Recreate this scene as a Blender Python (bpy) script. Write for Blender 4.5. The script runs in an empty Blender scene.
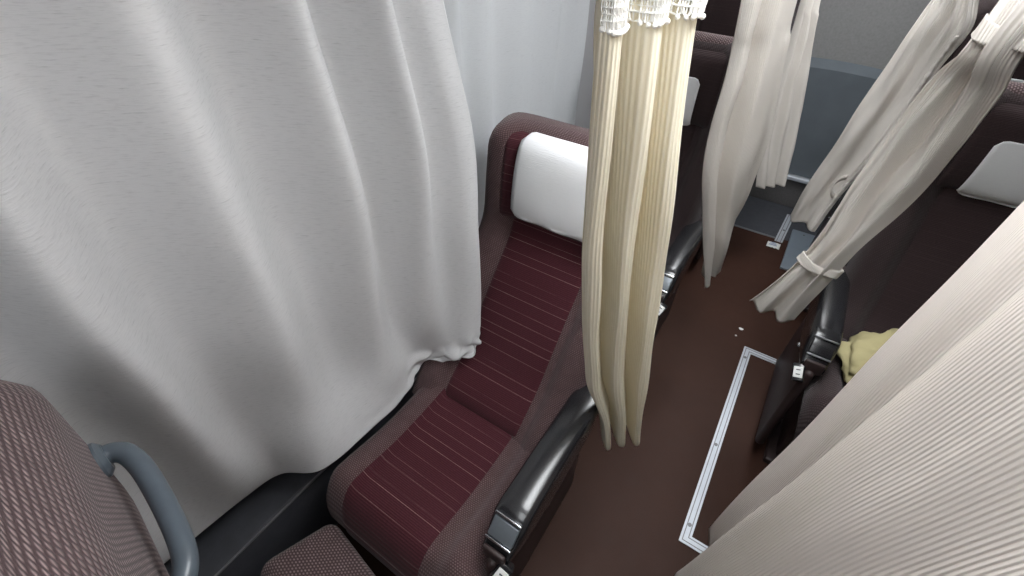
import bpy, bmesh, math, random
from mathutils import Vector, Matrix, noise
random.seed(7)
EXPO = 0.0; LAMP_E = 16.8
LAMPS = [(-0.45, "long ceiling lamp above the front end of the aisle"), (0.85, "long ceiling lamp above the reclined seat row"), (2.3, "long ceiling lamp towards the rear of the aisle")]
C = bpy.context.scene.collection
PI = math.pi

# ------------------------------------------------------------------ helpers
def sm(a, b, x):
    t = max(0.0, min(1.0, (x - a) / (b - a)))
    return t * t * (3 - 2 * t)

def tag(o, label=None, cat=None, group=None, kind=None):
    if label: o['label'] = label
    if cat: o['category'] = cat
    if group: o['group'] = group
    if kind: o['kind'] = kind
    return o

def empty(name, loc, rz=0.0):
    o = bpy.data.objects.new(name, None)
    o.empty_display_size = 0.1
    o.location = loc
    o.rotation_euler = (0, 0, rz)
    C.objects.link(o)
    return o

class MB:
    """collects vertices, faces and metre-scaled UVs of one mesh"""
    def __init__(s):
        s.v, s.f, s.uv = [], [], []
    def vert(s, p, uv=(0, 0)):
        s.v.append(tuple(p)); s.uv.append(uv); return len(s.v) - 1
    def grid(s, P, UV=None, closed=False, flip=False):
        n, m = len(P), len(P[0])
        base = len(s.v)
        for i in range(n):
            for j in range(m):
                uv = UV[i][j] if UV else (P[i][j][0], P[i][j][1])
                s.vert(P[i][j], uv)
        mm = m if closed else m - 1
        for i in range(n - 1):
            for j in range(mm):
                a = base + i * m + j; b = base + i * m + (j + 1) % m
                c = base + (i + 1) * m + (j + 1) % m; d = base + (i + 1) * m + j
                s.f.append((d, c, b, a) if flip else (a, b, c, d))
        return base
    def loft(s, loops, UV=None, flip=False):
        n, m = len(loops), len(loops[0])
        base = s.grid(loops, UV, closed=True, flip=flip)
        a = tuple(base + j for j in range(m)); b = tuple(base + (n - 1) * m + j for j in range(m))
        s.f.append(a if flip else a[::-1]); s.f.append(b[::-1] if flip else b)
    def tube(s, path, r, seg=12, cap=True):
        path = [Vector(p) for p in path]
        loops = []; up = Vector((0.13, 0.21, 0.97)); L = 0
        UV = []
        for i, p in enumerate(path):
            t = (path[min(i + 1, len(path) - 1)] - path[max(i - 1, 0)]).normalized()
            a = t.cross(up).normalized(); b = a.cross(t).normalized()
            rr = r[i] if isinstance(r, (list, tuple)) else r
            if i: L += (p - path[i - 1]).length
            loops.append([p + a * rr * math.cos(2 * PI * k / seg) + b * rr * math.sin(2 * PI * k / seg) for k in range(seg)])
            UV.append([(2 * PI * rr * k / seg, L) for k in range(seg)])
        s.loft(loops, UV) if cap else s.grid(loops, UV, closed=True)
    def box(s, c, d, r=0.0, M=None, seg=3):
        """rounded box, centre c, size d, bevel r, optional matrix"""
        bm = bmesh.new()
        bmesh.ops.create_cube(bm, size=1.0)
        for v in bm.verts: v.co = Vector((v.co.x * d[0], v.co.y * d[1], v.co.z * d[2]))
        if r > 0: bmesh.ops.bevel(bm, geom=bm.edges[:], offset=r, segments=seg, affect='EDGES', profile=0.5)
        s.add_bm(bm, Matrix.Translation(c) @ (M or Matrix.Identity(4)))
    def add_bm(s, bm, M):
        base = len(s.v)
        bm.verts.index_update()
        for v in bm.verts:
            s.vert(M @ v.co, (v.co.x + v.co.z * 0.3, v.co.y + v.co.z))
        for f in bm.faces: s.f.append(tuple(base + v.index for v in f.verts))
        bm.free()
    def build(s, name, mat, parent=None, smooth=True, angle=None, thick=None, loc=None):
        me = bpy.data.meshes.new(name)
        me.from_pydata([tuple(v) for v in s.v], [], s.f)
        uvl = me.uv_layers.new(name='UVMap')
        for l in me.loops: uvl.data[l.index].uv = s.uv[l.vertex_index]
        me.materials.append(mat)
        bm = bmesh.new(); bm.from_mesh(me)
        if thick is None: bmesh.ops.recalc_face_normals(bm, faces=bm.faces)
        for f in bm.faces: f.smooth = smooth
        if smooth:
            lim = math.radians(angle or 38)
            for e in bm.edges:
                if len(e.link_faces) == 2 and e.calc_face_angle(0) > lim and thick is None: e.smooth = False
        bm.to_mesh(me); bm.free()
        o = bpy.data.objects.new(name, me)
        C.objects.link(o)
        if parent: o.parent = parent
        if loc: o.location = loc
        if thick:
            md = o.modifiers.new('thickness', 'SOLIDIFY'); md.thickness = thick; md.offset = 0
        return o

def cr(p0, p1, p2, p3, t):
    return 0.5 * (2 * p1 + (p2 - p0) * t + (2 * p0 - 5 * p1 + 4 * p2 - p3) * t * t + (3 * p1 - p0 - 3 * p2 + p3) * t ** 3)

def spline(pts, t):
    n = len(pts) - 1
    x = max(0.0, min(1.0, t)) * n
    i = min(int(x), n - 1); f = x - i
    g = lambda k: pts[max(0, min(n, k))]
    return cr(g(i - 1), g(i), g(i + 1), g(i + 2), f)

# ------------------------------------------------------------------ materials
class NT:
    def __init__(s, name):
        s.m = bpy.data.materials.new(name); s.m.use_nodes = True
        s.t = s.m.node_tree; s.t.nodes.clear()
        s.out = s.n('ShaderNodeOutputMaterial')
    def n(s, t, **k):
        o = s.t.nodes.new(t)
        for a, b in k.items(): setattr(o, a, b)
        return o
    def set(s, node, inp, val):
        if hasattr(val, 'outputs') or isinstance(val, bpy.types.NodeSocket):
            s.t.links.new(val if isinstance(val, bpy.types.NodeSocket) else val.outputs[0], node.inputs[inp])
        else: node.inputs[inp].default_value = val
    def math(s, op, a, b=0.0, c=0.0, clamp=False):
        o = s.n('ShaderNodeMath', operation=op, use_clamp=clamp)
        for i, x in enumerate((a, b, c)): s.set(o, i, x)
        return o.outputs[0]
    def mix(s, f, a, b):
        o = s.n('ShaderNodeMix', data_type='RGBA')
        s.set(o, 0, f)
        s.set(o, 6, a if not isinstance(a, tuple) else (*a, 1)); s.set(o, 7, b if not isinstance(b, tuple) else (*b, 1))
        return o.outputs[2]
    def uv(s):
        u = s.n('ShaderNodeTexCoord'); x = s.n('ShaderNodeSeparateXYZ'); s.t.links.new(u.outputs['UV'], x.inputs[0])
        return u.outputs['UV'], x.outputs[0], x.outputs[1]
    def obj(s):
        return s.n('ShaderNodeTexCoord').outputs['Object']
    def noise(s, vec, scale, detail=3, rough=0.55, stretch=None):
        if stretch:
            mp = s.n('ShaderNodeMapping'); s.t.links.new(vec, mp.inputs[0]); mp.inputs['Scale'].default_value = stretch; vec = mp.outputs[0]
        o = s.n('ShaderNodeTexNoise'); s.t.links.new(vec, o.inputs['Vector'])
        o.inputs['Scale'].default_value = scale; o.inputs['Detail'].default_value = detail; o.inputs['Roughness'].default_value = rough
        return o.outputs[0]
    def ramp(s, f, a, b):
        return s.math('MULTIPLY', s.math('SUBTRACT', f, a), 1.0 / (b - a), clamp=True)
    def bump(s, h, dist, strength=1.0):
        o = s.n('ShaderNodeBump'); s.set(o, 'Height', h); o.inputs['Distance'].default_value = dist; o.inputs['Strength'].default_value = strength
        return o.outputs[0]
    def bsdf(s, col, rough=0.7, nor=None, metal=0.0, spec=0.5, sheen=0.0, coat=0.0, trans=None):
        b = s.n('ShaderNodeBsdfPrincipled')
        s.set(b, 'Base Color', (*col, 1) if isinstance(col, tuple) else col)
        s.set(b, 'Roughness', rough); s.set(b, 'Metallic', metal); s.set(b, 'Specular IOR Level', spec)
        if sheen: s.set(b, 'Sheen Weight', sheen); s.set(b, 'Sheen Roughness', 0.5)
        if coat: s.set(b, 'Coat Weight', coat); s.set(b, 'Coat Roughness', 0.15)
        if nor is not None: s.set(b, 'Normal', nor)
        res = b.outputs[0]
        if trans:
            t = s.n('ShaderNodeBsdfTranslucent'); s.set(t, 0, (*trans[1], 1))
            m = s.n('ShaderNodeMixShader'); s.set(m, 0, trans[0]); s.t.links.new(res, m.inputs[1]); s.t.links.new(t.outputs[0], m.inputs[2]); res = m.outputs[0]
        s.t.links.new(res, s.out.inputs[0])
        return s.m

def mat_plain(name, col, rough=0.5, metal=0.0, spec=0.5, var=0.12, scale=30, bump=0.0, coat=0.0):
    t = NT(name); o = t.obj(); n = t.noise(o, scale, 3)
    c = t.mix(n, tuple(x * (1 - var) for x in col), tuple(min(1, x * (1 + var)) for x in col))
    nor = t.bump(n, bump) if bump else None
    return t.bsdf(c, rough, nor, metal, spec, coat=coat)

def mat_weave(name, c0, c1, p=0.0065, sheen=0.15):
    """coarse woven seat cloth: raised light nubs on a darker ground"""
    t = NT(name); uv, u, v = t.uv()
    row = t.math('FLOOR', t.math('DIVIDE', v, p * 0.75))
    off = t.math('MULTIPLY', t.math('MODULO', row, 2.0), 0.5)
    a = t.math('ABSOLUTE', t.math('SINE', t.math('MULTIPLY', t.math('ADD', t.math('DIVIDE', u, p), off), PI)))
    b = t.math('ABSOLUTE', t.math('SINE', t.math('MULTIPLY', t.math('DIVIDE', v, p * 0.75), PI)))
    h = t.math('MULTIPLY', a, b)
    n = t.noise(uv, 45, 3)
    f = t.math('MULTIPLY', t.ramp(h, 0.35, 0.9), t.math('ADD', t.math('MULTIPLY', n, 1.2), 0.15), clamp=True)
    c = t.mix(f, c0, c1)
    return t.bsdf(c, 0.85, t.bump(h, 0.0012), spec=0.2, sheen=sheen)

def mat_stripe(name, base, dark, line, p=0.021):
    """maroon moquette with thin pale cross lines"""
    t = NT(name); uv, u, v = t.uv()
    k = t.math('DIVIDE', v, p)
    fr = t.math('FRACT', k); cell = t.math('FLOOR', k)
    w = t.n('ShaderNodeTexWhiteNoise', noise_dimensions='1D'); t.set(w, 'W', cell)
    n = t.noise(uv, 9, 3, stretch=(1.0, 3.0, 1.0))
    fine = t.noise(uv, 330, 2, stretch=(0.5, 2.0, 1.0))
    near = t.math('LESS_THAN', t.math('ABSOLUTE', t.math('SUBTRACT', fr, t.math('ADD', 0.2, t.math('MULTIPLY', w.outputs[0], 0.6)))), 0.026)
    lf = t.math('MULTIPLY', near, t.ramp(t.math('ADD', t.math('MULTIPLY', w.outputs[0], 0.45), t.math('MULTIPLY', n, 0.8)), 0.35, 0.9))
    lf = t.math('MULTIPLY', lf, t.math('ADD', 0.3, fine))
    ribs = t.math('SINE', t.math('MULTIPLY', v, 2 * PI / 0.0052))
    c = t.mix(t.ramp(t.math('ADD', t.math('MULTIPLY', ribs, 0.18), fine), 0.2, 0.85), dark, base)
    c = t.mix(lf, c, line)
    return t.bsdf(c, 0.85, t.bump(t.math('ADD', t.math('MULTIPLY', ribs, 0.4), fine), 0.0006), spec=0.15, sheen=0.12)

def mat_curtain_slub(name, col, dark, tr=0.18):
    """grey blackout cloth with short horizontal slub threads"""
    t = NT(name); uv, u, v = t.uv()
    a = t.noise(uv, 60, 3, 0.6, stretch=(0.55, 6.5, 1)); b = t.noise(uv, 200, 2, 0.6, stretch=(0.25, 2.4, 1))
    f = t.math('ADD', t.math('MULTIPLY', t.ramp(a, 0.6, 0.74), 0.75), t.math('MULTIPLY', t.ramp(b, 0.5, 0.72), 0.4), clamp=True)
    c = t.mix(f, col, dark)
    return t.bsdf(c, 0.9, t.bump(t.math('ADD', a, b), 0.0007), spec=0.15, trans=(tr, col))

def mat_rib(name, col, dark, p=0.0068, tr=0.3, tcol=None):
    """woven cloth with vertical corded ribs"""
    t = NT(name); uv, u, v = t.uv()
    s = t.math('SINE', t.math('MULTIPLY', u, 2 * PI / p))
    n = t.noise(uv, 130, 2)
    f = t.math('ADD', t.ramp(s, 0.1, 0.95), t.math('MULTIPLY', n, 0.25), clamp=True)
    c = t.mix(t.math('MULTIPLY', f, 0.7), col, dark)
    return t.bsdf(c, 0.9, t.bump(t.math('MULTIPLY', s, -1.0), 0.0007), spec=0.12, trans=(tr, tcol or col))

M = {}
M['weave'] = mat_weave('woven_seat_cloth', (0.072, 0.040, 0.042), (0.215, 0.145, 0.145))
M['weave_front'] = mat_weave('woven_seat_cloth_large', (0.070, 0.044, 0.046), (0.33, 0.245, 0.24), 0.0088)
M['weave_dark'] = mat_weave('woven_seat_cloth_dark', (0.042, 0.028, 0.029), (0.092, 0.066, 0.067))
M['maroon'] = mat_stripe('maroon_moquette', (0.086, 0.021, 0.029), (0.042, 0.011, 0.015), (0.27, 0.17, 0.165), 0.032)
M['brownplush'] = mat_stripe('dark_brown_moquette', (0.058, 0.038, 0.039), (0.030, 0.019, 0.020), (0.08, 0.055, 0.055))
M['cover'] = mat_curtain_slub('white_headrest_cloth', (0.92, 0.93, 0.945), (0.86, 0.87, 0.89), 0.05)
M['blackplastic'] = mat_plain('glossy_black_plastic', (0.016, 0.016, 0.018), 0.24, 0, 0.6, 0.3, 60, coat=0.2)
M['darkplastic'] = mat_plain('dark_brown_plastic', (0.040, 0.026, 0.025), 0.45, 0, 0.4, 0.25, 40, 0.0004)
M['chrome'] = mat_plain('brushed_chrome', (0.62, 0.64, 0.67), 0.25, 1.0, 0.5, 0.1, 80)
M['greybutton'] = mat_plain('grey_button', (0.16, 0.18, 0.20), 0.35, 0.3, 0.5, 0.1, 80)
M['label'] = mat_plain('white_plastic_label', (0.78, 0.78, 0.76), 0.5, 0, 0.4, 0.05, 60)
M['ink'] = mat_plain('dark_print', (0.06, 0.06, 0.07), 0.6)
M['blueink'] = mat_plain('blue_print', (0.16, 0.24, 0.42), 0.6)
M['greyhandle'] = mat_plain('blue_grey_plastic', (0.085, 0.105, 0.125), 0.3, 0, 0.5, 0.15, 40)
M['alu'] = mat_plain('pale_aluminium_trim', (0.60, 0.63, 0.68), 0.42, 0.35, 0.5, 0.1, 50)
M['screw'] = mat_plain('dull_screw', (0.22, 0.22, 0.23), 0.45, 0.6)
M['bluegrey'] = mat_plain('blue_grey_plate', (0.20, 0.235, 0.275), 0.4, 0, 0.5, 0.1, 14)
M['slub'] = mat_curtain_slub('grey_window_curtain_cloth', (0.70, 0.70, 0.708), (0.47, 0.47, 0.478), 0.15)
M['slub2'] = mat_curtain_slub('pale_grey_window_curtain_cloth', (0.63, 0.65, 0.67), (0.50, 0.51, 0.53), 0.2)
M['cream'] = mat_rib('cream_ribbed_curtain_cloth', (0.87, 0.83, 0.70), (0.77, 0.71, 0.555), 0.0068, 0.26, (0.88, 0.77, 0.54))
M['beige'] = mat_rib('beige_ribbed_curtain_cloth', (0.90, 0.83, 0.775), (0.845, 0.775, 0.72), 0.0052, 0.25, (0.82, 0.73, 0.64))
M['beigefine'] = mat_rib('beige_fine_curtain_cloth', (0.81, 0.765, 0.71), (0.75, 0.70, 0.645), 0.0042, 0.22, (0.79, 0.72, 0.64))
M['lace'] = mat_plain('white_crochet_thread', (0.88, 0.87, 0.83), 0.85, 0, 0.2, 0.04, 90)
M['yellow'] = mat_plain('pale_yellow_cloth', (0.42, 0.37, 0.20), 0.85, 0, 0.2, 0.12, 18, 0.001)
M['wall'] = mat_plain('grey_wall_panel', (0.36, 0.36, 0.37), 0.6, 0, 0.4, 0.06, 6)
M['walldark'] = mat_plain('dark_grey_carpet_panel', (0.12, 0.115, 0.115), 0.9, 0, 0.2, 0.25, 120, 0.0006)
M['duct'] = mat_plain('dark_side_duct', (0.058, 0.060, 0.070), 0.6, 0, 0.4, 0.25, 30)
M['ceil'] = mat_plain('pale_ceiling_panel', (0.78, 0.78, 0.77), 0.7, 0, 0.3, 0.04, 5)
M['rearlower'] = mat_plain('blue_grey_rear_panel', (0.120, 0.138, 0.155), 0.65, 0, 0.3, 0.12, 12, 0.002)
M['rearupper'] = mat_plain('mid_grey_rear_panel', (0.25, 0.245, 0.245), 0.8, 0, 0.3, 0.2, 90, 0.0006)
M['frame'] = mat_plain('black_window_rubber', (0.03, 0.03, 0.032), 0.5)

def floor_mat():
    t = NT('brown_vinyl_floor'); o = t.obj()
    a = t.noise(o, 3.2, 4); b = t.noise(o, 260, 2); d = t.noise(o, 22, 4)
    c = t.mix(a, (0.034, 0.0155, 0.011), (0.062, 0.028, 0.019))
    c = t.mix(t.math('MULTIPLY', t.ramp(b, 0.5, 0.72), 0.5), c, (0.030, 0.016, 0.012))
    r = t.math('ADD', 0.42, t.math('MULTIPLY', d, 0.22))
    return t.bsdf(c, r, t.bump(b, 0.0004), spec=0.14)
M['floor'] = floor_mat()

def glass_mat():
    t = NT('dark_window_glass'); o = t.obj(); n = t.noise(o, 2, 2)
    c = t.mix(n, (0.010, 0.012, 0.016), (0.02, 0.022, 0.026))
    return t.bsdf(c, 0.06, spec=0.6)
M['glass'] = glass_mat()

def emit_mat(name, col, s):
    t = NT(name); e = t.n('ShaderNodeEmission'); e.inputs[0].default_value = (*col, 1); e.inputs[1].default_value = s
    t.t.links.new(e.outputs[0], t.out.inputs[0]); return t.m
M['lamp'] = emit_mat('lit_diffuser', (0.955, 0.98, 1.0), LAMP_E)
M['lamp_dim'] = emit_mat('dimmed_diffuser', (0.955, 0.98, 1.0), LAMP_E * 0.42)

# ------------------------------------------------------------------ the bus shell
X0, X1, Y0, Y1, H = -0.93, 1.20, -2.2, 3.32, 1.95
def struct(name, mb, mat, **k):
    o = mb.build(name, mat, **k); o['kind'] = 'structure'; return o
def slab(name, c, d, mat, r=0.0):
    b = MB(); b.box(c, d, r); return struct(name, b, mat)
slab('floor', ((X0 + X1) / 2, (Y0 + Y1) / 2, -0.03), (X1 - X0, Y1 - Y0, 0.06), M['floor'])
slab('ceiling', ((X0 + X1) / 2, (Y0 + Y1) / 2, H + 0.03), (X1 - X0, Y1 - Y0, 0.06), M['ceil'])
slab('wall_front', ((X0 + X1) / 2, Y0 - 0.03, H / 2), (X1 - X0, 0.06, H), M['wall'])
def side_wall(name, x, sgn):
    b = MB()
    b.box((x + sgn * 0.03, (Y0 + Y1) / 2, 0.36), (0.06, Y1 - Y0, 0.72))
    b.box((x + sgn * 0.03, (Y0 + Y1) / 2, 1.73), (0.06, Y1 - Y0, 0.44))
    for y, w_ in ((-2.1, 0.22), (-0.62, 0.22), (2.02, 0.84), (3.2, 0.24)):
        b.box((x + sgn * 0.03, y, 1.115), (0.06, w_, 0.79))
    return struct(name, b, M['wall'])
side_wall('wall_left', X0, -1); side_wall('wall_right', X1, 1)
n = 0
for x, sgn in ((X0, -1), (X1, 1)):
    for a, c in ((-1.99, -0.73), (-0.51, 1.60), (2.44, 3.08)):
        n += 1
        b = MB(); b.box((x + sgn * 0.05, (a + c) / 2, 1.115), (0.012, c - a, 0.79))
        w = struct('window_%d' % n, b, M['glass'])
        f = MB(); yc = (a + c) / 2
        for z in (0.735, 1.495): f.box((x + sgn * 0.03, yc, z), (0.05, c - a, 0.03), 0.006)
        for y in (a + 0.015, c - 0.015): f.box((x + sgn * 0.03, y, 1.115), (0.05, 0.03, 0.73), 0.006)
        f.build('window_frame', M['frame'], w)
# heating duct along the left wall, with its bright metal lip
b = MB(); b.box((-0.855, 0.55, 0.16), (0.15, 5.4, 0.32), 0.012); d = struct('trim_1', b, M['duct'])
b = MB(); b.box((-0.7785, 0.55, 0.322), (0.006, 5.4, 0.006), 0.001); b.build('duct_lip', M['screw'], d)
b = MB(); b.box((1.13, 0.55, 0.16), (0.14, 5.4, 0.32), 0.012); struct('trim_2', b, M['duct'])
# rear wall: dark riser, pale ledge, padded blue grey panel and grey upper panel
b = MB(); b.box(((X0 + X1) / 2, Y1 + 0.03, H / 2), (X1 - X0, 0.06, H)); wr = struct('wall_rear', b, M['rearupper'])
b = MB(); b.box((0.03, Y1 - 0.02, 0.10), (0.70, 0.04, 0.20), 0.004); b.build('riser_panel', M['walldark'], wr)
b = MB(); b.box((0.03, Y1 - 0.04, 0.213), (0.72, 0.08, 0.026), 0.006); b.build('ledge', M['alu'], wr)
b = MB()
P = []
for i in range(25):
    u = i / 24; x = -0.34 + 0.74 * u
    top = 0.865 + 0.035 * math.sin(PI * u) ** 0.6
    row = []
    for j in range(17):
        v = j / 16
        z = 0.232 + (top - 0.232) * v
        e = min(u, 1 - u, 1 - v, v + 0.06) / 0.06
        y = Y1 - 0.004 - 0.045 * min(1, e) ** 0.5 - 0.006 * noise.noise((x * 6, z * 5, 3.0))
        row.append((x, y, z))
    P.append(row)
b.grid(P); b.build('padded_panel', M['rearlower'], wr)
# narrow metal seam across the rear end of the floor
b = MB(); b.box((-0.06, 2.83, 0.002), (0.38, 0.014, 0.006), 0.001); struct('trim_3', b, M['screw'])

b = MB(); b.box((0.13, 3.08, -0.001), (0.80, 0.47, 0.003)); struct('trim_4', b, M['duct'])
# ceiling lamps over the aisle
def lamp(y, label, w=0.36, l=0.95):
    r = empty('ceiling_light', (0.03, y, H)); tag(r, label, 'ceiling light')
    b = MB(); b.box((0, 0, -0.012), (w + 0.03, l + 0.03, 0.024), 0.006); b.build('housing', M['label'], r)
    b = MB(); b.box((0, 0, -0.028), (w, l, 0.012), 0.004); b.build('diffuser', M['lamp' if y > 0 else 'lamp_dim'], r)
for y, la in LAMPS:
    lamp(y, la)

# ------------------------------------------------------------------ seats
def make_seat(xc, yh, sgn, rec, label, group, center='maroon', shell='weave', handle=False, cov=(0.605, 0.836, -0.122, 0.170),
              legrest=True, footrest=False, window_arm=False, dark=False, back_pocket=False, cover=True, bend=30, S=0.86, rim=False, rz=0.0):
    """sgn=+1: aisle on the +x side. Local origin on the floor under the hinge of backrest and cushion."""
    root = empty('passenger_seat', (xc, yh, 0), math.radians(rz)); tag(root, label, 'seat', group)
    th = math.radians(rec); sy, cy = math.sin(th), math.cos(th)
    W = 0.262
    NS = 240; tab = []
    yy, zz, ds = 0.0, 0.0, 1.2 / NS
    for k in range(NS + 1):
        a = th - math.radians(bend) * sm(0.44, 0.64, k * ds)
        tab.append((yy, zz, math.sin(a), math.cos(a))); yy += math.sin(a) * ds; zz += math.cos(a) * ds
    def B(x, s, off):
        if s <= 0: py, pz, a, c = s * sy, s * cy, sy, cy
        else:
            f = min(s / ds, NS - 1.001); k = int(f); t = f - k
            py, pz, a, c = [tab[k][i] * (1 - t) + tab[k + 1][i] * t for i in range(4)]
        return Vector((x, py - off * c, 0.40 + pz + off * a))
    def width(s):
        t = max(0.0, (s - (S - 0.09)) / 0.09)
        w = W - 0.012 * sm(0.35, 0.7, s)
        return w - 0.075 * (1 - math.sqrt(max(0, 1 - t * t)))
    def front(x, s):
        e = abs(x) / W
        bol = 0.034 * sm(0.52, 0.68, e)
        return 0.045 + bol + 0.012 * math.sin(PI * min(1, s / 0.5)) + 0.012 * sm(0.5, 0.7, s) + 0.040 * (1 - sm(-0.02, 0.15, s))
    # backrest shell
    b = MB(); loops, UV = [], []
    ss = [-0.06 + (S + 0.06 - 0.10) * i / 26 for i in range(27)] + [S - 0.10 + 0.10 * math.sin(PI / 2 * k / 9) for k in range(1, 10)]
    for si, s in enumerate(ss):
        sv = s if si < 27 else S - 0.10 + 0.016 * (si - 26)
        w = width(s); t = max(0.0, (s - (S - 0.065)) / 0.065); c = math.sqrt(max(0.0004, 1 - t * t))
        loop, uvs = [], []
        for k in range(41):
            e = -1 + 2 * k / 40; x = w * math.sin(e * PI / 2) if abs(e) > 2 else w * e
            o = front(x, s) - 0.075 * max(0, (abs(e) - 0.82) / 0.18) ** 2.4
            loop.append((x, o)); 
        for k in range(1, 20):
            e = 1 - 2 * k / 20
            o = -0.065 + 0.05 * max(0, (abs(e) - 0.7) / 0.3) ** 2.2
            loop.append((w * e, o))
        out = []; L = 0; prev = None
        for (x, o) in loop:
            oo = o if t <= 0 else -0.005 + (o + 0.005) * c
            if prev: L += math.hypot(x - prev[0], o - prev[1])
            prev = (x, o)
            out.append(B(x, s, oo)); uvs.append((L, sv))
        loops.append(out); UV.append(uvs)
    b.loft(loops, UV); b.build('backrest', M[shell], root, angle=60)
    # striped centre panel of the backrest
    def pad(name, fx, x0, x1, s0, s1, h, mat, nx=24, ns=30, parent=root, edge=6, floor=-0.012):
        m = MB(); P, U = [], []
        for i in range(ns + 1):
            q = i / ns; s = s0 + (s1 - s0) * q; pr, ur = [], []
            for j in range(nx + 1):
                p = j / nx; x = x0 + (x1 - x0) * p
                k = (1 - abs(2 * p - 1) ** edge) * (1 - abs(2 * q - 1) ** edge)
                pr.append(fx(x, s, floor + (h - floor) * k ** 0.5)); ur.append((x, s))
            P.append(pr); U.append(ur)
        m.grid(P, U)
        return m.build(name, mat, parent, angle=80)
    bk = lambda x, s, o: B(x, s, front(x, s) + o)
    pad('back_panel', bk, -0.146, 0.132, -0.04, 0.60, 0.007, M[center], edge=14)
    # pillow-like head pad with its removable white cloth cover
    def hp(x, s):
        p = (x + 0.18) / 0.36; q = (s - 0.575) / (S - 0.605)
        if not (0 < p < 1 and 0 < q < 1): return 0.0
        return 0.040 * ((1 - abs(2 * p - 1) ** 5) * (1 - abs(2 * q - 1) ** 2.6)) ** 0.5
    flat = lambda x, s: 0.057 + 0.5 * 0.034 * sm(0.46, 0.66, abs(x) / W)
    m = MB(); P, U = [], []
    for i in range(29):
        s = 0.575 + (S - 0.605) * i / 28
        P.append([B(x, s, (flat(x, s) - 0.006 + hp(x, s)) * math.sqrt(1 - max(0.0, (s - (S - 0.065)) / 0.065) ** 2)) for x in [-0.18 + 0.36 * j / 30 for j in range(31)]])
        U.append([(-0.18 + 0.36 * j / 30, s * 1.4) for j in range(31)])
    m.grid(P, U); m.build('head_pad', M[center], root, angle=80)
    if cover:
        s0, s1, xa, xb = cov
        m = MB(); P, U = [], []
        for i in range(41):
            q = i / 40; s = s0 + (s1 - s0) * q; pr, ur = [], []
            for j in range(25):
                x = xa + (xb - xa) * j / 24
                wv = 0.0025 * noise.noise((x * 14, s * 9, xc + yh))
                cq = 0.02 * (max(0, abs(2 * j / 24 - 1) - 0.85) / 0.15) ** 2
                s_ = s - cq * (1 if q > 0.5 else -1) * abs(2 * q - 1) ** 4
                o = flat(x, s_) + max(hp(x, s_), 0) + 0.006 + wv
                o = max(o, front(x, s_) - 0.002)
                if q < 0.05: o += 0.003 * math.sin(x * 60)
                tt = max(0.0, (s_ - (S - 0.065)) / 0.065); o = o * math.sqrt(max(0.02, 1 - tt * tt)) + 0.002
                p = B(x, s_, o)
                pr.append(p); ur.append((x, s))
            P.append(pr); U.append(ur)
        m.grid(P, U); m.build('headrest_cover', M['cover'], root, thick=0.003)
    if rim:                                             # roll along the top edge; paler cloth paints in the grazing light there
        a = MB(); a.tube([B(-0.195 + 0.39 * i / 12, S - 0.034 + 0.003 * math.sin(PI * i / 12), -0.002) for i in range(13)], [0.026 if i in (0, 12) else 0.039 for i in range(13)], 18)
        a.build('lit_rim_roll', M['weave_front'], root)
    # cushion
    F, Wc = -0.495, 0.258
    def ctop(x, y):
        e = abs(x) / (Wc if x * sgn > 0 else Wc * 0.86)
        return 0.435 + 0.030 * sm(0.55, 0.70, e) - 0.012 * math.sin(PI * min(1, max(0, (-y) / 0.42))) + 0.012 * sm(-0.25, -0.42, y)
    b = MB(); loops, UV = [], []
    ys = [F + 0.075 * (1 - math.cos(PI / 2 * k / 8)) for k in range(9)] + [F + 0.075 + (0.03 - F - 0.075) * k / 18 for k in range(1, 19)]
    for y in ys:
        t = max(0.0, ((F + 0.075) - y) / 0.075); c = math.sqrt(max(0.0009, 1 - t * t)); loop, uvs, L, prev = [], [], 0, None
        w = Wc - 0.03 * (1 - c)
        for k in range(33):
            e = -1 + 2 * k / 32; x = w * e * (1 if e * sgn > 0 else 0.86)
            zt = ctop(x, y) - 0.05 * max(0, (abs(e) - 0.86) / 0.14) ** 2.2
            loop.append((x, zt))
        for k in range(1, 16):
            e = 1 - 2 * k / 16
            loop.append((w * e * 0.985 * (1 if e * sgn > 0 else 0.86), 0.285 + 0.02 * max(0, (abs(e) - 0.85) / 0.15) ** 2))
        out = []
        for (x, z) in loop:
            zz = 0.31 + (z - 0.31) * c
            if prev: L += math.hypot(x - prev[0], z - prev[1])
            prev = (x, z); out.append((x, y, zz)); uvs.append((L, y))
        loops.append(out); UV.append(uvs)
    b.loft(loops, UV); b.build('seat_cushion', M[shell], root, angle=60)
    def cu(x, y, o):
        if y < F + 0.001: return Vector((x, F - o * 0.8, 0.31 - (F + 0.001 - y)))
        t = max(0.0, ((F + 0.075) - y) / 0.075); c = math.sqrt(max(0.0, 1 - t * t))
        return Vector((x, y - o * t * 0.8, 0.31 + (ctop(x, y) - 0.31) * c + o * (0.4 + 0.6 * c)))
    pad('seat_panel', cu, -0.142 if sgn < 0 else -0.152, 0.122, F - 0.035, 0.012, 0.006, M[center], ns=44, edge=14)
    # pedestal
    b = MB(); b.box((0, -0.19, 0.15), (0.40, 0.34, 0.30), 0.02); b.box((0, -0.19, 0.015), (0.46, 0.40, 0.03), 0.008)
    b.build('seat_base', M['darkplastic'], root)
    if legrest:
        Mx = Matrix.Rotation(math.radians(-12), 4, 'X')
        b = MB(); b.box((0, F + 0.015, 0.215), (0.43, 0.055, 0.235), 0.025, Mx, 4); b.build('leg_rest', M[shell], root)
    # armrest on the aisle side: padded black top, sloped nose with chrome recline button
    ax = 0.262 if sgn > 0 else -0.276
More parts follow.
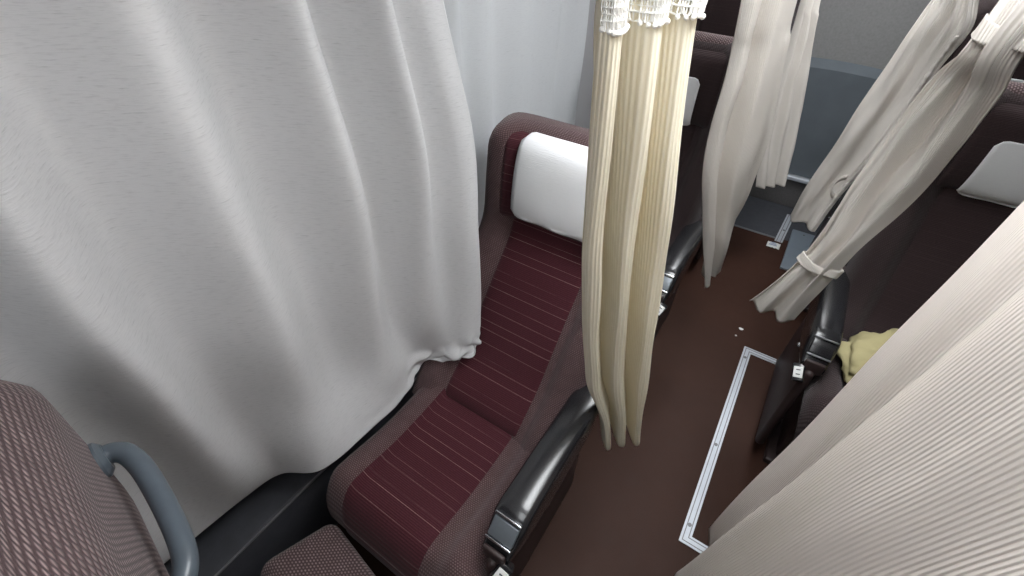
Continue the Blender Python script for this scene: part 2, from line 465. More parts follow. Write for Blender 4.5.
    def arm(ax, full=True):
        a = MB(); loops = []
        for k in range(25):
            q = k / 24; y = -0.375 + 0.46 * q
            zt = 0.600 - 0.070 * (1 - sm(0.0, 0.17, q)) ** 1.3 + 0.012 * math.sin(PI * q)
            hw = 0.042 * (0.80 + 0.20 * sm(0, 0.12, q)) * (1 - 0.35 * sm(0.88, 1.0, q))
            zb = 0.500 - 0.07 * sm(0.05, 0.5, q) * (1 - q)
            lp = []
            for i in range(20):
                an = 2 * PI * i / 20; cx, cz = math.cos(an), math.sin(an)
                x = hw * math.copysign(abs(cx) ** 0.36, cx); z = (zt + zb) / 2 + (zt - zb) / 2 * math.copysign(abs(cz) ** 0.36, cz)
                lp.append((ax + x, y, z))
            loops.append(lp)
        a.loft(loops); ar = a.build('armrest', M['blackplastic'], root, angle=50)
        # nose fittings
        T = Matrix.Rotation(math.radians(47), 4, 'X')
        a = MB(); a.box((ax, -0.343, 0.572), (0.062, 0.046, 0.012), 0.003, T); a.build('recline_button', M['greybutton' if sgn > 0 else 'blackplastic'], ar)
        for dy, dz in ((-0.0215, -0.0205), (0.0185, 0.0215)):
            a = MB(); a.box((ax, -0.343 + dy, 0.575 + dz), (0.066, 0.006, 0.010), 0.002, T); a.build('chrome_strip', M['chrome' if sgn > 0 else 'screw'], ar)
        a = MB(); a.box((ax, -0.380, 0.522), (0.056, 0.012, 0.046), 0.005); a.build('nose_cap', M['darkplastic'], ar)
        # stub of seat cloth at its rear end
        a = MB(); loops = []
        for k in range(9):
            q = k / 8; r = 0.033 * math.sqrt(max(0.01, 1 - (2 * q - 1) ** 2 * 0.96))
            loops.append([(ax + r * math.cos(2 * PI * i / 16), 0.075 + 0.045 * q, 0.575 + r * math.sin(2 * PI * i / 16)) for i in range(16)])
        a.loft(loops); a.build('armrest_end', M[shell], ar)
    arm(ax)
    # aisle side panel under the armrest with switches
    a = MB(); a.box((ax, -0.17, 0.30), (0.030, 0.46, 0.42), 0.014, seg=4)
    sp = a.build('side_panel', M['darkplastic'], root)
    fx = ax + sgn * 0.0155
    T2 = Matrix.Rotation(sgn * math.radians(20), 4, 'Y') @ Matrix.Rotation(math.radians(42), 4, 'X')
    lx = ax + sgn * 0.026
    a = MB(); a.box((lx, -0.392, 0.490), (0.034, 0.056, 0.030), 0.005, T2); pl = a.build('switch_block', M['blackplastic'], sp)
    off = T2 @ Vector((0, 0, 0.0165))
    a = MB(); a.box(Vector((lx, -0.392, 0.490)) + off, (0.025, 0.034, 0.004), 0.001, T2); a.build('white_switch', M['label'], pl)
    a = MB()
    for q in (-1, 1): a.box(Vector((lx, -0.392, 0.490)) + T2 @ Vector((0, q * 0.007, 0.0189)), (0.011, 0.003, 0.0008), 0, T2)
    a.build('switch_marking', M['ink'], pl)
    a = MB(); a.box((fx, -0.185, 0.425), (0.010, 0.040, 0.030), 0.003); lv = a.build('lever_plate', M['blackplastic'], sp)
    a = MB(); a.tube([(fx, -0.185, 0.425), (fx + sgn * 0.012, -0.186, 0.425), (fx + sgn * 0.016, -0.188, 0.425)], [0.008, 0.008, 0.005]); a.build('lever', M['chrome'], lv)
    if handle:
        a = MB()
        pts = [(-0.165, -0.060, 0.675), (-0.167, -0.078, 0.675), (-0.152, -0.092, 0.673), (-0.110, -0.099, 0.668), (-0.030, -0.099, 0.655), (0.020, -0.092, 0.647), (0.043, -0.074, 0.642), (0.043, -0.060, 0.642)]
        V = [B(x, s, o) for x, o, s in pts]
        path = [spline(V, i / 48) for i in range(49)]
        rr = [0.013 + 0.004 * (abs(2 * i / 48 - 1) ** 6) for i in range(49)]
        a.tube(path, rr, 14)
        g = a.build('grab_handle', M['greyhandle'], root)
        for x, s in ((-0.165, 0.675), (0.043, 0.642)):
            a = MB(); a.tube([B(x, s, -0.058), B(x, s, -0.068), B(x, s, -0.074)], [0.026, 0.025, 0.018], 18); a.build('handle_socket', M['greyhandle'], g)
    if footrest:
        a = MB()
        Mx = Matrix.Rotation(math.radians(-22), 4, 'X')
        a.box((-0.015, 0.350, 0.345), (0.48, 0.20, 0.075), 0.034, Mx, 5)
        fr = a.build('foot_rest', M[shell], root)
        for x in (-0.2, 0.2):
            a = MB(); a.tube([(x, 0.30, 0.29), (x, 0.12, 0.25), (x, 0.0, 0.22)], 0.011, 10); a.build('foot_rest_arm', M['darkplastic'], fr)
    return root

GL = 'reclining seats on the window side of the aisle'; GR = 'reclining seats on the other side of the aisle'
XL, XR = -0.463, 0.585
make_seat(XL, 0.655, 1, 38, 'reclined maroon striped seat with a white headrest cover, below the grey window curtain', GL, legrest=False)
make_seat(XL, -0.325, 1, 19, 'woven seat back at the lower left edge with a blue grey grab handle behind', GL, shell='weave_front', handle=True, footrest=True, cover=False, bend=14, S=0.85, rz=-9.0)
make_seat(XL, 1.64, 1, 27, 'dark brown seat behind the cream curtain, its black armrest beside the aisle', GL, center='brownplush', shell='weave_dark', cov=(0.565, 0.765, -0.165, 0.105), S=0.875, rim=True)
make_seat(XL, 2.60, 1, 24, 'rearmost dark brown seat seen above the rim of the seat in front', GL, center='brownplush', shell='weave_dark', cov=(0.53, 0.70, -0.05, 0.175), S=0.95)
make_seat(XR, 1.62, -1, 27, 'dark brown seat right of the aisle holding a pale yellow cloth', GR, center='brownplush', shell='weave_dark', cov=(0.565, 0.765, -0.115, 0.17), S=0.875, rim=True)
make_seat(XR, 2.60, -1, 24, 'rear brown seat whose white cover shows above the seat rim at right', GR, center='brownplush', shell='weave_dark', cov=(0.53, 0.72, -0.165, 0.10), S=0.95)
make_seat(XR, 0.63, -1, 20, 'brown woven seat mostly hidden behind the large beige curtain', GR, shell='weave')

# ------------------------------------------------------------------ curtains
def rows_eval(rows, v):
    L = spline([Vector(r[0]) for r in rows], v); R = spline([Vector(r[1]) for r in rows], v)
    return L, R

def bunch(name, rows, ridges, amp, mat, nu=110, nv=90, hem=0.012, parent=None, seed=0, v0=0.0, v1=1.0, wob=0.006, sharp=1.0, push=0.0, drift=0.0, lag=0.0, gather=None):
    """a gathered curtain: rows of (left, right) edge points from top to hem; ridges = fold crests along 0..1"""
    b = MB(); P, U = [], []
    # wave: +1 on crests, -1 half way between
    def wave(u, v):
        r = [x + drift * noise.noise((x * 7 + seed, v * 1.7, 1.3)) for x in ridges]
        r = [r[0] - (r[1] - r[0])] + r + [r[-1] + (r[-1] - r[-2])]
        for i in range(len(r) - 1):
            if r[i] <= u <= r[i + 1]:
                return math.cos(2 * PI * (u - r[i]) / (r[i + 1] - r[i]))
        return -1.0
    ulen = None
    for j in range(nv + 1):
        v = v0 + (v1 - v0) * j / nv
        L, R = rows_eval(rows, v); d = R - L; h = Vector((d.x, d.y, 0)); w = h.length; h.normalize()
        p = Vector((h.y, -h.x, 0)); a = amp(v) if callable(amp) else amp
        pr = []
        for i in range(nu + 1):
            u = i / nu
            W_ = wave(u, v); ww = 1 - 2 * ((1 - W_) / 2) ** sharp
            q = L + d * u + p * (a * ww + push * math.sin(PI * u))
            if gather: q += p * gather(v) * math.sin(2 * PI * u * 5.3 + 1.0 + 0.8 * math.sin(u * 9))
            du = lag * a * math.sin(4 * PI * u * len(ridges) / 2)
            q += h * du
            q += p * wob * noise.noise((u * 5 + seed, v * 6, seed * 1.7)) + h * wob * 0.6 * noise.noise((u * 4, v * 5 + seed, 9.1))
            if hem: q.z -= hem * ww * sm(0.8, 1.0, v)
            pr.append(q)
        P.append(pr)
        if j == nv // 2:
            ulen = [0.0]
            for i in range(nu): ulen.append(ulen[-1] + (pr[i + 1] - pr[i]).length)
    zz = 0.0
    for j in range(nv + 1):
        if j: zz += (P[j][nu // 2] - P[j - 1][nu // 2]).length
        U.append([(ulen[i], zz) for i in range(nu + 1)])
    b.grid(P, U)
    return b.build(name, mat, parent, thick=0.0022), P

def ext(rows, z, spread=1.0):
    """add a row at height z above the first one, carried on straight up and spread wider"""
    L, R = Vector(rows[0][0]), Vector(rows[0][1]); c = (L + R) / 2; dd = (R - L) / 2 * spread
    c1 = (Vector(rows[1][0]) + Vector(rows[1][1])) / 2; c = c + (c - c1) * (0.6 * (z - c.z) / (c.z - c1.z))
    a, b_ = c - dd, c + dd
    return [[(a.x, a.y, z), (b_.x, b_.y, z)]] + [list(r) for r in rows]

CREAM = [[[-0.228, 0.52, 1.48], [-0.175, 0.691, 1.48]], [[-0.243, 0.584, 1.3], [-0.147, 0.696, 1.3]], [[-0.24, 0.595, 1.2], [-0.132, 0.698, 1.2]], [[-0.235, 0.602, 1.1], [-0.122, 0.71, 1.1]], [[-0.225, 0.61, 1.0], [-0.11, 0.719, 1.0]], [[-0.214, 0.62, 0.9], [-0.095, 0.723, 0.9]], [[-0.202, 0.633, 0.8], [-0.083, 0.731, 0.8]], [[-0.185, 0.649, 0.7], [-0.073, 0.739, 0.7]], [[-0.166, 0.659, 0.6], [-0.061, 0.741, 0.6]], [[-0.14, 0.675, 0.46], [-0.046, 0.761, 0.46]]]
CTWO = [[[-0.223, 1.353, 1.4], [-0.142, 1.489, 1.4]], [[-0.213, 1.386, 1.3], [-0.119, 1.485, 1.3]], [[-0.207, 1.395, 1.2], [-0.105, 1.515, 1.2]], [[-0.215, 1.392, 1.1], [-0.1, 1.533, 1.1]], [[-0.212, 1.399, 1.0], [-0.093, 1.538, 1.0]], [[-0.193, 1.426, 0.9], [-0.085, 1.552, 0.9]], [[-0.169, 1.449, 0.8], [-0.079, 1.568, 0.8]], [[-0.139, 1.475, 0.7], [-0.072, 1.583, 0.7]], [[-0.114, 1.496, 0.6], [-0.069, 1.603, 0.6]], [[-0.091, 1.524, 0.46], [-0.071, 1.666, 0.46]]]
CTHREE = [[[-0.196, 2.472, 1.3], [-0.159, 2.633, 1.3]], [[-0.186, 2.531, 1.2], [-0.128, 2.631, 1.2]], [[-0.176, 2.492, 1.1], [-0.099, 2.617, 1.1]], [[-0.169, 2.487, 1.0], [-0.078, 2.613, 1.0]], [[-0.162, 2.473, 0.9], [-0.048, 2.61, 0.9]], [[-0.152, 2.458, 0.8], [-0.023, 2.6, 0.8]], [[-0.131, 2.449, 0.7], [0.001, 2.59, 0.7]], [[-0.111, 2.44, 0.6], [0.021, 2.576, 0.6]], [[-0.07, 2.424, 0.47], [0.048, 2.547, 0.47]]]
RA = [[[0.186, 2.249, 1.3], [0.31, 2.125, 1.3]], [[0.163, 2.235, 1.2], [0.316, 2.195, 1.2]], [[0.16, 2.213, 1.1], [0.315, 2.18, 1.1]], [[0.155, 2.217, 1.0], [0.31, 2.182, 1.0]], [[0.147, 2.204, 0.9], [0.297, 2.175, 0.9]], [[0.133, 2.202, 0.8], [0.278, 2.185, 0.8]], [[0.119, 2.171, 0.7], [0.252, 2.161, 0.7]], [[0.109, 2.17, 0.6], [0.238, 2.15, 0.6]], [[0.102, 2.158, 0.5], [0.221, 2.096, 0.5]]]
RB = [[[0.218, 1.38, 1.4], [0.264, 1.263, 1.4]], [[0.199, 1.491, 1.3], [0.304, 1.342, 1.3]], [[0.176, 1.464, 1.2], [0.315, 1.362, 1.2]], [[0.172, 1.516, 1.1], [0.32, 1.432, 1.1]], [[0.166, 1.502, 1.0], [0.307, 1.449, 1.0]], [[0.173, 1.517, 0.9], [0.295, 1.437, 0.9]], [[0.175, 1.495, 0.8], [0.267, 1.436, 0.8]], [[0.171, 1.475, 0.74], [0.239, 1.426, 0.74]], [[0.132, 1.428, 0.64], [0.237, 1.402, 0.64]], [[0.079, 1.447, 0.5], [0.226, 1.418, 0.5]]]
RCL = [[0.25, 0.721, 1.3], [0.24, 0.706, 1.2], [0.232, 0.693, 1.1], [0.224, 0.681, 1.0], [0.215, 0.67, 0.9], [0.208, 0.659, 0.8], [0.201, 0.65, 0.7], [0.193, 0.639, 0.6], [0.183, 0.624, 0.48]]


def smooth(rows, n=3):
    R = [[Vector(a), Vector(b_)] for a, b_ in rows]
    for _ in range(n):
        R = [R[0]] + [[(R[i - 1][k] + R[i][k] * 2 + R[i + 1][k]) / 4 for k in (0, 1)] for i in range(1, len(R) - 1)] + [R[-1]]
    return R
CREAM, CTWO, CTHREE, RA, RB = [smooth(q) for q in (CREAM, CTWO, CTHREE, RA, RB)]
def shifted(rows, a):
    out = []
    for L, R in rows:
        h = R - L; h.z = 0; h.normalize(); p = Vector((h.y, -h.x, 0)) * a
        out.append([L + p, R + p])
    return out
CTWO = [[L - (R - L) * 0.10, R + (R - L) * 0.30] for L, R in shifted(CTWO, 0.004)]
CREAM = CREAM[:-2] + [[L + Vector((0.018, 0.012, 0)), R] for L, R in CREAM[-2:]]
CREAM = shifted(CREAM, -0.018); RA = shifted(RA, -0.010); RB = shifted(RB, -0.014)
# cream curtain with its white crochet heading
rows = [[CREAM[0][0] + Vector((0, 0, 0.045)), CREAM[0][1] + Vector((0, 0, 0.045))]] + CREAM
cc = empty('aisle_curtain', (-0.2, 0.6, 1.9)); tag(cc, 'cream ribbed curtain with a white crochet heading beside the reclined maroon seat', 'curtain', 'aisle curtains')
_, P = bunch('curtain_cloth', rows, [0.11, 0.50, 0.90], lambda v: 0.031 + 0.003 * math.sin(v * 5), M['cream'], parent=None, seed=2, drift=0.03, hem=0.02, nu=150, sharp=2.2)
_.parent = cc; _.matrix_parent_inverse = cc.matrix_basis.inverted()
top = P[0]
# crochet: open lattice of thread above the cloth, real holes
lb = MB(); Pm, cols, rws = [], 120, 64
for j in range(rws + 1):
    z = 1.90 - (1.90 - 1.487) * j / rws
    pr = []
    for i in range(cols + 1):
        q = top[min(len(top) - 1, int(i / cols * (len(top) - 1)))]
        k = 1 + 0.9 * (1 - j / rws); c = (top[0] + top[-1]) / 2
        s = 0.0018 * ((i + j) % 2) * (-1 if j % 2 else 1)
        off = Vector((0.006, -0.003, 0))
        pr.append(Vector((c.x + (q.x - c.x) * (0.6 + 0.4 * k) + off.x, c.y + (q.y - c.y) * k + s + off.y, z - (0.004 * abs(math.sin(i * 0.9)) if j == rws else 0))))
    Pm.append(pr)
lb.grid(Pm)
lo = lb.build('crochet_heading', M['lace']); wm = lo.modifiers.new('threads', 'WIREFRAME'); wm.thickness = 0.0038; wm.use_even_offset = False
lo.parent = cc; lo.matrix_parent_inverse = cc.matrix_basis.inverted()
eb = MB()
for i in range(0, cols + 1, 3):
    p = Pm[-1][i]; bmn = bmesh.new(); bmesh.ops.create_icosphere(bmn, subdivisions=2, radius=0.0034)
    eb.add_bm(bmn, Matrix.Translation(p + Vector((0.002, 0, -0.002))))
eo = eb.build('bobble_edging', M['lace']); eo.parent = cc; eo.matrix_parent_inverse = cc.matrix_basis.inverted()

def hang(o, label, x=None):
    tag(o, label, 'curtain', 'aisle curtains'); return o
o, _ = bunch('aisle_curtain', ext(CTWO, 1.9, 1.3), [0.12, 0.5, 1.5], lambda v: 0.024, M['beigefine'], seed=5, drift=0.05, hem=0.006, sharp=1.8, wob=0.012)
hang(o, 'pale beige curtain without crochet hanging just beyond the cream one')
o, _ = bunch('aisle_curtain', ext(CTHREE, 1.9, 1.6), [0.12, 0.5, 0.9], lambda v: 0.014, M['beigefine'], seed=8, drift=0.06, hem=0.0, wob=0.012)
hang(o, 'small narrow beige curtain farthest back, before the blue grey rear panel')

def tied(label, rows, ridges, amp, seed, tie_v, wide, tie_r, **k):
    root = empty('aisle_curtain', (rows[0][0][0], rows[0][0][1], 1.9)); hang(root, label)
    full = [list(x) for x in wide] + [list(r) for r in rows]
    o, P = bunch('curtain_cloth', full, ridges, amp, M['beigefine'], seed=seed, **k)
    o.parent = root; o.matrix_parent_inverse = root.matrix_basis.inverted()
    # tie band round the gathered cloth
    for tv, tr in zip(tie_v, tie_r):
        j = int(tv * (len(P) - 1)); L, R = P[j][0], P[j][-1]; c = (L + R) / 2; h = (R - L); hl = h.length / 2 + 0.008; h = Vector((h.x, h.y, 0)).normalized(); p = Vector((h.y, -h.x, 0))
        t = (P[min(len(P) - 1, j + 3)][len(P[0]) // 2] - P[max(0, j - 3)][len(P[0]) // 2]).normalized()
        m = MB(); G = []
        for q in range(7):
            f = (q / 6 - 0.5) * tr
            G.append([c + t * f + h * (hl * math.cos(a)) + p * (0.031 * math.sin(a)) + Vector((0, 0, 0.004 * math.sin(3 * a + q))) for a in [2 * PI * i / 40 for i in range(41)]])
        m.grid(G); tb = m.build('curtain_tie', M['beigefine'], thick=0.003); tb.parent = root; tb.matrix_parent_inverse = root.matrix_basis.inverted()
    return root, P

RAt = [[(0.20, 2.42, 1.9), (0.36, 2.06, 1.9)], [(0.205, 2.36, 1.62), (0.33, 2.10, 1.62)], [(0.21, 2.28, 1.42), (0.29, 2.14, 1.42)]]
ra, PA = tied('tied back beige curtain with a buttoned edge, the farther of two slanting on the right', RA, [0.25, 0.85], lambda v: 0.014, 11, [0.205], RAt, [0.035], drift=0.08, hem=0.004, wob=0.014, sharp=1.4, gather=lambda v: 0.010 * math.exp(-((v - 0.2) / 0.12) ** 2))
RBt = [[(0.25, 1.52, 1.9), (0.36, 1.10, 1.9)], [(0.235, 1.45, 1.62), (0.31, 1.20, 1.62)]]
rb, PB = tied('tied back beige curtain with a knotted waist, hanging before the seat with the yellow cloth', RB, [0.3, 0.78], lambda v: 0.020, 14, [0.185, 0.815], RBt, [0.038, 0.03], drift=0.08, hem=0.004, wob=0.014, sharp=1.4, gather=lambda v: 0.012 * math.exp(-((v - 0.19) / 0.13) ** 2) + 0.006 * math.exp(-((v - 0.82) / 0.1) ** 2))
# row of small buttons and a loose loop on the farther curtain's edge
m = MB(); pth, rad = [], []
for k in range(157):
    f = 0.30 + 0.68 * k / 156; jf = f * (len(PA) - 1); j = min(int(jf), len(PA) - 2); t = jf - j
    pth.append(PA[j][-8] * (1 - t) + PA[j + 1][-8] * t + Vector((-0.004, -0.006, 0))); rad.append(0.0045 + 0.0030 * abs(math.sin(PI * k / 6)))
m.tube(pth, rad, 10)
o = m.build('gathered_edging', M['beigefine']); o.parent = ra; o.matrix_parent_inverse = ra.matrix_basis.inverted()
m = MB(); j = int(0.80 * (len(PA) - 1)); c = PA[j][-14]; G = []
for q in range(2):
    G.append([c + Vector((-0.012 - 0.03 * math.sin(a), -0.016 - 0.012 * math.sin(a), 0.045 * math.cos(a) - 0.02 + (q - 0.5) * 0.022)) for a in [PI * i / 16 for i in range(17)]])
m.grid(G); o = m.build('tie_loop', M['beigefine'], thick=0.003); o.parent = ra; o.matrix_parent_inverse = ra.matrix_basis.inverted()

# large curtain close by on the right: control columns top -> hem
def sheet(name, rows, mat, nu, nv, wob=0.006, seed=0, hemn=0.0, vscale=1.0, post=None):
    b = MB(); P, U = [], []
    R = [[Vector(p) for p in r] for r in rows]
    for j in range(nv + 1):
        v = j / nv
        cps = [spline([r[k] for r in R], v) for k in range(len(R[0]))]
        pr = []
        for i in range(nu + 1):
            u = i / nu; q = spline(cps, u)
            q = q + Vector((wob * noise.noise((u * 7 + seed, v * 4, 0.3)), wob * 0.5 * noise.noise((u * 6, v * 5 + seed, 4.3)), 0))
            if post: q = post(q, u, v)
            pr.append(q)
        P.append(pr)
    mid = P[nv // 2]; ul = [0.0]
    for i in range(nu): ul.append(ul[-1] + (mid[i + 1] - mid[i]).length)
    zz = 0.0
    for j in range(nv + 1):
        if j: zz += (P[j][nu // 2] - P[j - 1][nu // 2]).length
        U.append([(ul[i], zz * vscale) for i in range(nu + 1)])
    b.grid(P, U)
    return b.build(name, mat, thick=0.0022), P

def big_right():
    rows = []
    tops = [(0.275, 0.765), (0.262, 0.66), (0.287, 0.585), (0.250, 0.47), (0.262, 0.36), (0.285, 0.26), (0.245, 0.12), (0.275, -0.02), (0.245, -0.18), (0.275, -0.34)]
    bots = [(0.183, 0.624), (0.196, 0.565), (0.190, 0.530), (0.150, 0.488), (0.163, 0.40), (0.195, 0.31), (0.155, 0.19), (0.19, 0.06), (0.155, -0.08), (0.19, -0.22)]
    zs = [1.9, 1.6, 1.3, 1.1, 0.9, 0.7, 0.46]
    lx = {1.9: (0.285, 0.79), 1.6: (0.268, 0.755), 1.3: (0.250, 0.721), 1.1: (0.232, 0.693), 0.9: (0.215, 0.670), 0.7: (0.201, 0.650), 0.46: (0.183, 0.624)}
    for z in zs:
        f = (1.9 - z) / (1.9 - 0.46); r = []
        for k, (t, bt) in enumerate(zip(tops, bots)):
            x, y = t[0] + (bt[0] - t[0]) * f, t[1] + (bt[1] - t[1]) * f
            if k == 0: x, y = lx[z]
            r.append((x, y, z))
        rows.append(r)
    return rows
o, _ = sheet('aisle_curtain', big_right(), M['beige'], 160, 60, 0.007, 21)
hang(o, 'large beige ribbed curtain close by, filling the lower right corner')

# big grey window curtain bulging over the reclined seat
def big_left():
    top = [(-0.82, -0.95), (-0.75, -0.78), (-0.82, -0.62), (-0.75, -0.45), (-0.80, -0.30), (-0.735, -0.16), (-0.80, -0.03), (-0.715, 0.06), (-0.765, 0.15), (-0.715, 0.27), (-0.765, 0.375), (-0.700, 0.465), (-0.745, 0.545), (-0.685, 0.62), (-0.705, 0.67), (-0.675, 0.72), (-0.665, 0.765)]
    mid = [(-0.83, -0.95), (-0.77, -0.78), (-0.83, -0.62), (-0.77, -0.45), (-0.81, -0.30), (-0.75, -0.17), (-0.805, -0.05), (-0.725, 0.04), (-0.765, 0.14), (-0.705, 0.26), (-0.745, 0.37), (-0.675, 0.47), (-0.715, 0.55), (-0.650, 0.63), (-0.665, 0.69), (-0.625, 0.745), (-0.612, 0.785)]
    low = [(-0.85, -0.95), (-0.81, -0.78), (-0.85, -0.62), (-0.81, -0.45), (-0.84, -0.30), (-0.80, -0.18), (-0.835, -0.05), (-0.775, 0.05), (-0.785, 0.13), (-0.725, 0.25), (-0.735, 0.35), (-0.685, 0.45), (-0.695, 0.53), (-0.640, 0.60), (-0.625, 0.66), (-0.585, 0.70), (-0.567, 0.732)]
    bot = [(-0.87, -0.95, .42), (-0.84, -0.78, .42), (-0.87, -0.62, .42), (-0.84, -0.45, .42), (-0.86, -0.30, .42), (-0.845, -0.18, .42), (-0.845, -0.06, .41), (-0.815, 0.05, .435), (-0.785, 0.14, .45), (-0.690, 0.20, .482), (-0.662, 0.325, .494), (-0.652, 0.47, .505), (-0.668, 0.545, .522), (-0.668, 0.61, .528), (-0.600, 0.63, .525), (-0.560, 0.660, .556), (-0.548, 0.698, .580)]
    def deepen(L, k):
        out = []
        for i, p in enumerate(L):
            if 1 <= i < len(L) - 2:
                mx = (L[i - 1][0] + 2 * p[0] + L[i + 1][0]) / 4
                p = (mx + (p[0] - mx) * k, *p[1:])
            out.append(p)
        return out
    top, mid, low = deepen(top, 1.9), deepen(mid, 1.9), deepen(low, 1.6)
    rows = [[(x, y, 1.85) for x, y in top], [(x, y, 1.5) for x, y in top], [(x, y, 1.18) for x, y in mid]]
    rows.append([(m_[0] * .5 + l[0] * .5, m_[1] * .5 + l[1] * .5, 0.95) for m_, l in zip(mid, low)])
    rows.append([(l[0], l[1], 0.74 if i > 13 else 0.72) for i, l in enumerate(low)])
    rows.append([(l[0] * .45 + b_[0] * .55, l[1] * .45 + b_[1] * .55, 0.72 * .35 + b_[2] * .65) for l, b_ in zip(low, bot)])
    rows.append(bot)
    return rows
def crumple(q, u, v):
    k = sm(0.78, 0.97, v) * sm(0.55, 0.9, u)
    if k > 0:
        q = q + Vector((0.030 * noise.noise((u * 26, v * 13, 2.0)), 0.026 * noise.noise((u * 22, v * 15, 7.7)), 0.020 * abs(noise.noise((u * 24, v * 10, 5.5))))) * k
    return q
o, _ = sheet('window_curtain', big_left(), M['slub'], 260, 110, 0.008, 3, post=crumple)
tag(o, 'large grey window curtain bulging in soft folds over the edge of the reclined seat', 'curtain', 'window curtains')
def pale():
    xs = [(-0.80, 0.86), (-0.765, 0.93), (-0.795, 0.99), (-0.775, 1.07), (-0.80, 1.14), (-0.772, 1.24), (-0.79, 1.33), (-0.778, 1.45), (-0.80, 1.52), (-0.785, 1.62), (-0.79, 1.70)]
    return [[(x - 0.012 * f, y + 0.02 * f, z) for x, y in xs] for z, f in ((1.85, 0), (1.4, 0.4), (1.0, 1), (0.7, 1.6), (0.45, 2))]
o, _ = sheet('window_curtain', pale(), M['slub2'], 150, 50, 0.006, 17)
tag(o, 'pale grey window curtain hanging straight behind the white headrest cover', 'curtain', 'window curtains')
# curtain rails on the ceiling carry them
def rail(x, y0, y1, label):
    r = empty('curtain_rail', (x, (y0 + y1) / 2, 1.93)); tag(r, label, 'curtain rail')
    b = MB(); b.box((0, 0, 0), (0.022, y1 - y0, 0.03), 0.004); b.build('track', M['alu'], r)
    b = MB(); b.box((0, 0, -0.019), (0.010, y1 - y0, 0.010), 0.002); b.build('track_groove', M['screw'], r)
rail(-0.2, -1.9, 3.2, 'aluminium ceiling rail over the cream curtain')
rail(0.28, -1.9, 3.2, 'aluminium ceiling rail over the beige curtains on the right')
rail(-0.80, -1.9, 3.2, 'aluminium rail above the window carrying the grey curtains')

# ------------------------------------------------------------------ things on the floor
def hatch(name, label, pts, w, screws):
    """L / U shaped flat metal trim: polyline centre pts, width w"""
    r = empty(name, (pts[0][0], pts[0][1], 0)); tag(r, label, 'floor trim')
    b = MB(); V = [Vector((p[0] - pts[0][0], p[1] - pts[0][1], 0)) for p in pts]
    def offs(k, o):
        d1 = (V[k] - V[k - 1]).normalized() if k > 0 else None; d2 = (V[k + 1] - V[k]).normalized() if k < len(V) - 1 else None
        n1 = Vector((-d1.y, d1.x, 0)) if d1 else None; n2 = Vector((-d2.y, d2.x, 0)) if d2 else None
        if n1 is None: return V[k] + n2 * o
        if n2 is None: return V[k] + n1 * o
        n_ = (n1 + n2).normalized(); return V[k] + n_ * (o / n_.dot(n1))
    def strip(o0, o1, z0, z1):
        m = MB(); L = []
        for k in range(len(V)):
            a, c = offs(k, o0), offs(k, o1)
            L.append([(a.x, a.y, z0), (a.x, a.y, z1), (c.x, c.y, z1), (c.x, c.y, z0)])
        m.loft(L); return m
    strip(-w / 2, w / 2, 0.0005, 0.0035).build('trim_strip', M['alu'], r, smooth=False)
    for f in (-0.24, 0.24):
        strip(w * (f - 0.045), w * (f + 0.045), 0.003, 0.0042).build('groove_line', M['screw'], r, smooth=False)
    for (x, y) in screws:
        m = MB(); m.tube([(x - pts[0][0], y - pts[0][1], 0.003), (x - pts[0][0], y - pts[0][1], 0.0062)], 0.0065, 14); m.build('screw', M['screw'], r)
    return r
hatch('floor_hatch_trim', 'pale metal U shaped strip edging a hatch in the middle of the brown floor',
      [(0.312, 1.775), (0.188, 1.775), (0.198, 0.800), (0.285, 0.800)], 0.034, [(0.188, 1.72), (0.1925, 1.20), (0.197, 0.85)])
hatch('floor_hatch_trim', 'pale metal corner strip on the floor at the rear end of the aisle',
      [(0.33, 3.16), (0.165, 3.15), (0.150, 2.80)], 0.045, [(0.157, 2.95)])
r = empty('floor_plate', (0.25, 2.75, 0)); tag(r, 'blue grey plate on the floor inside the rear corner strip', 'floor plate')
b = MB(); b.box((0.02, 0.0, 0.008), (0.135, 0.46, 0.016), 0.004); b.build('plate', M['bluegrey'], r)
for y in (-0.19, 0.19):
    m = MB(); m.tube([(0.02, y, 0.015), (0.02, y, 0.0185)], 0.006, 12); m.build('screw', M['screw'], r)
# printed paper scrap
r = empty('paper_scrap', (0.132, 2.735, 0.001)); tag(r, 'small printed white paper scrap lying by the rear corner strip', 'paper scrap')
b = MB(); G = []
for i in range(9):
    G.append([(-0.036 + 0.072 * i / 8, -0.03 + 0.06 * j / 8, 0.004 + 0.010 * abs(noise.noise((i * 0.6, j * 0.6, 2)))) for j in range(9)])
b.grid(G); pp = b.build('paper', M['label'], r, thick=0.001)
b = MB()
for k in range(3): b.box((-0.004, -0.014 + 0.014 * k, 0.0145), (0.044 - 0.01 * k, 0.005, 0.001))
b.build('blue_printing', M['blueink'], r)
def speck(x, y, rx, ry, label):
    b = MB(); loops = []
    for z, s in ((0.0005, 0.9), (0.002, 1.0), (0.0035, 0.8)):
        loops.append([(rx * s * math.cos(a) * (1 + 0.15 * math.sin(3 * a)), ry * s * math.sin(a), z) for a in [2 * PI * i / 14 for i in range(14)]])
    b.loft(loops); o = b.build('litter_speck', M['label'], loc=(x, y, 0)); tag(o, label, 'litter')
speck(0.131, 1.90, 0.011, 0.008, 'white oval speck of litter on the brown floor above the metal strip')
speck(0.120, 1.84, 0.005, 0.004, 'tiny pale crumb below the white oval speck on the floor')

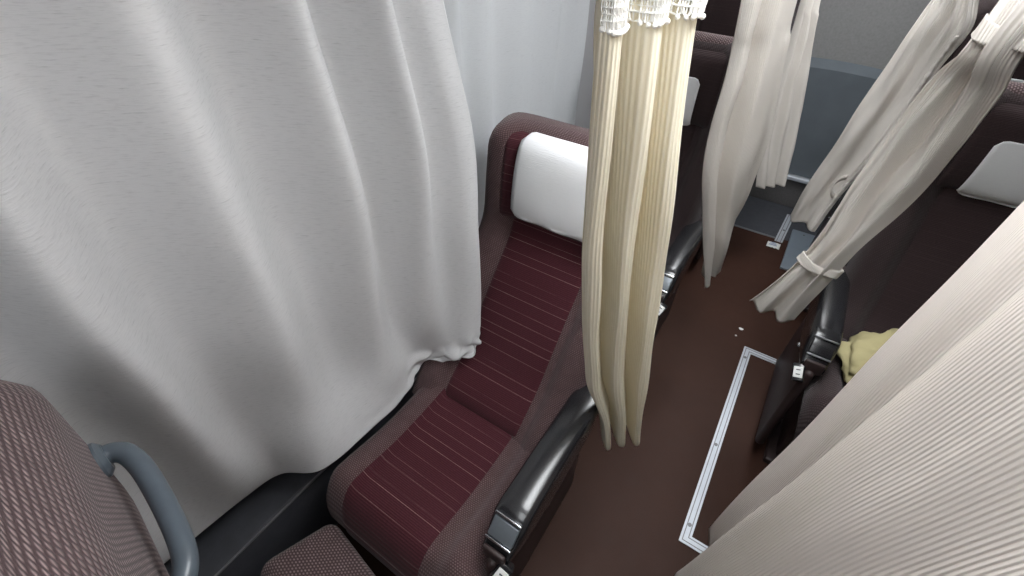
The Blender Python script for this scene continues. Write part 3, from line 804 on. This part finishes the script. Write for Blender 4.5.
# pale yellow cloth lying crumpled on the right seat
b = MB(); loops = []
cx, cyy = 0.528, 1.36
for k in range(17):
    q = k / 16; z = 0.478 + 0.110 * q; rr = math.sqrt(max(0.0, 1 - q ** 2.2)) if k else 0.97
    loop = []
    for i in range(64):
        a = 2 * PI * i / 64
        r0 = (0.150 + 0.028 * noise.noise((math.cos(a) * 1.7, math.sin(a) * 1.7, 4.0 + q)) + 0.050 * abs(noise.noise((math.cos(a) * 3 + 5, math.sin(a) * 3, q * 2.5))) + 0.02 * abs(noise.noise((math.cos(a) * 7 + 5, math.sin(a) * 7, q * 4)))) * (rr * 0.98 + 0.02)
        loop.append((cx + r0 * math.cos(a) * 0.87, cyy + r0 * math.sin(a) * 1.1, z + 0.03 * noise.noise((math.cos(a) * 2.2 * rr, math.sin(a) * 2.2 * rr, 8 + q))))
    loops.append(loop)
b.loft(loops); o = b.build('crumpled_cloth', M['yellow'], angle=80)
tag(o, 'crumpled pale yellow cloth lying on the brown seat at right', 'cloth')

# ------------------------------------------------------------------ camera, world
cam = bpy.data.cameras.new('camera'); co = bpy.data.objects.new('camera', cam); C.objects.link(co)
cam.sensor_fit = 'HORIZONTAL'; cam.sensor_width = 36.0; cam.lens = 36.0 * 450.7 / 1024.0; cam.clip_start = 0.02
r_, d_, f_ = (Vector((0.83405643, 0.55128240, 0.02094497)), Vector((0.38063173, -0.54756161, -0.74518171)), Vector((-0.39933615, 0.62949592, -0.66653247)))
co.matrix_world = Matrix(((r_.x, -d_.x, -f_.x, 0.0), (r_.y, -d_.y, -f_.y, 0.0), (r_.z, -d_.z, -f_.z, 1.6), (0, 0, 0, 1)))
bpy.context.scene.camera = co
w = bpy.data.worlds.new('world'); bpy.context.scene.world = w; w.use_nodes = True
w.node_tree.nodes['Background'].inputs[0].default_value = (0.02, 0.022, 0.03, 1); w.node_tree.nodes['Background'].inputs[1].default_value = 1.0
vs = bpy.context.scene.view_settings
vs.view_transform = 'Standard'; vs.look = 'None'; vs.exposure = EXPO; vs.gamma = 1.0; vs.use_curve_mapping = False
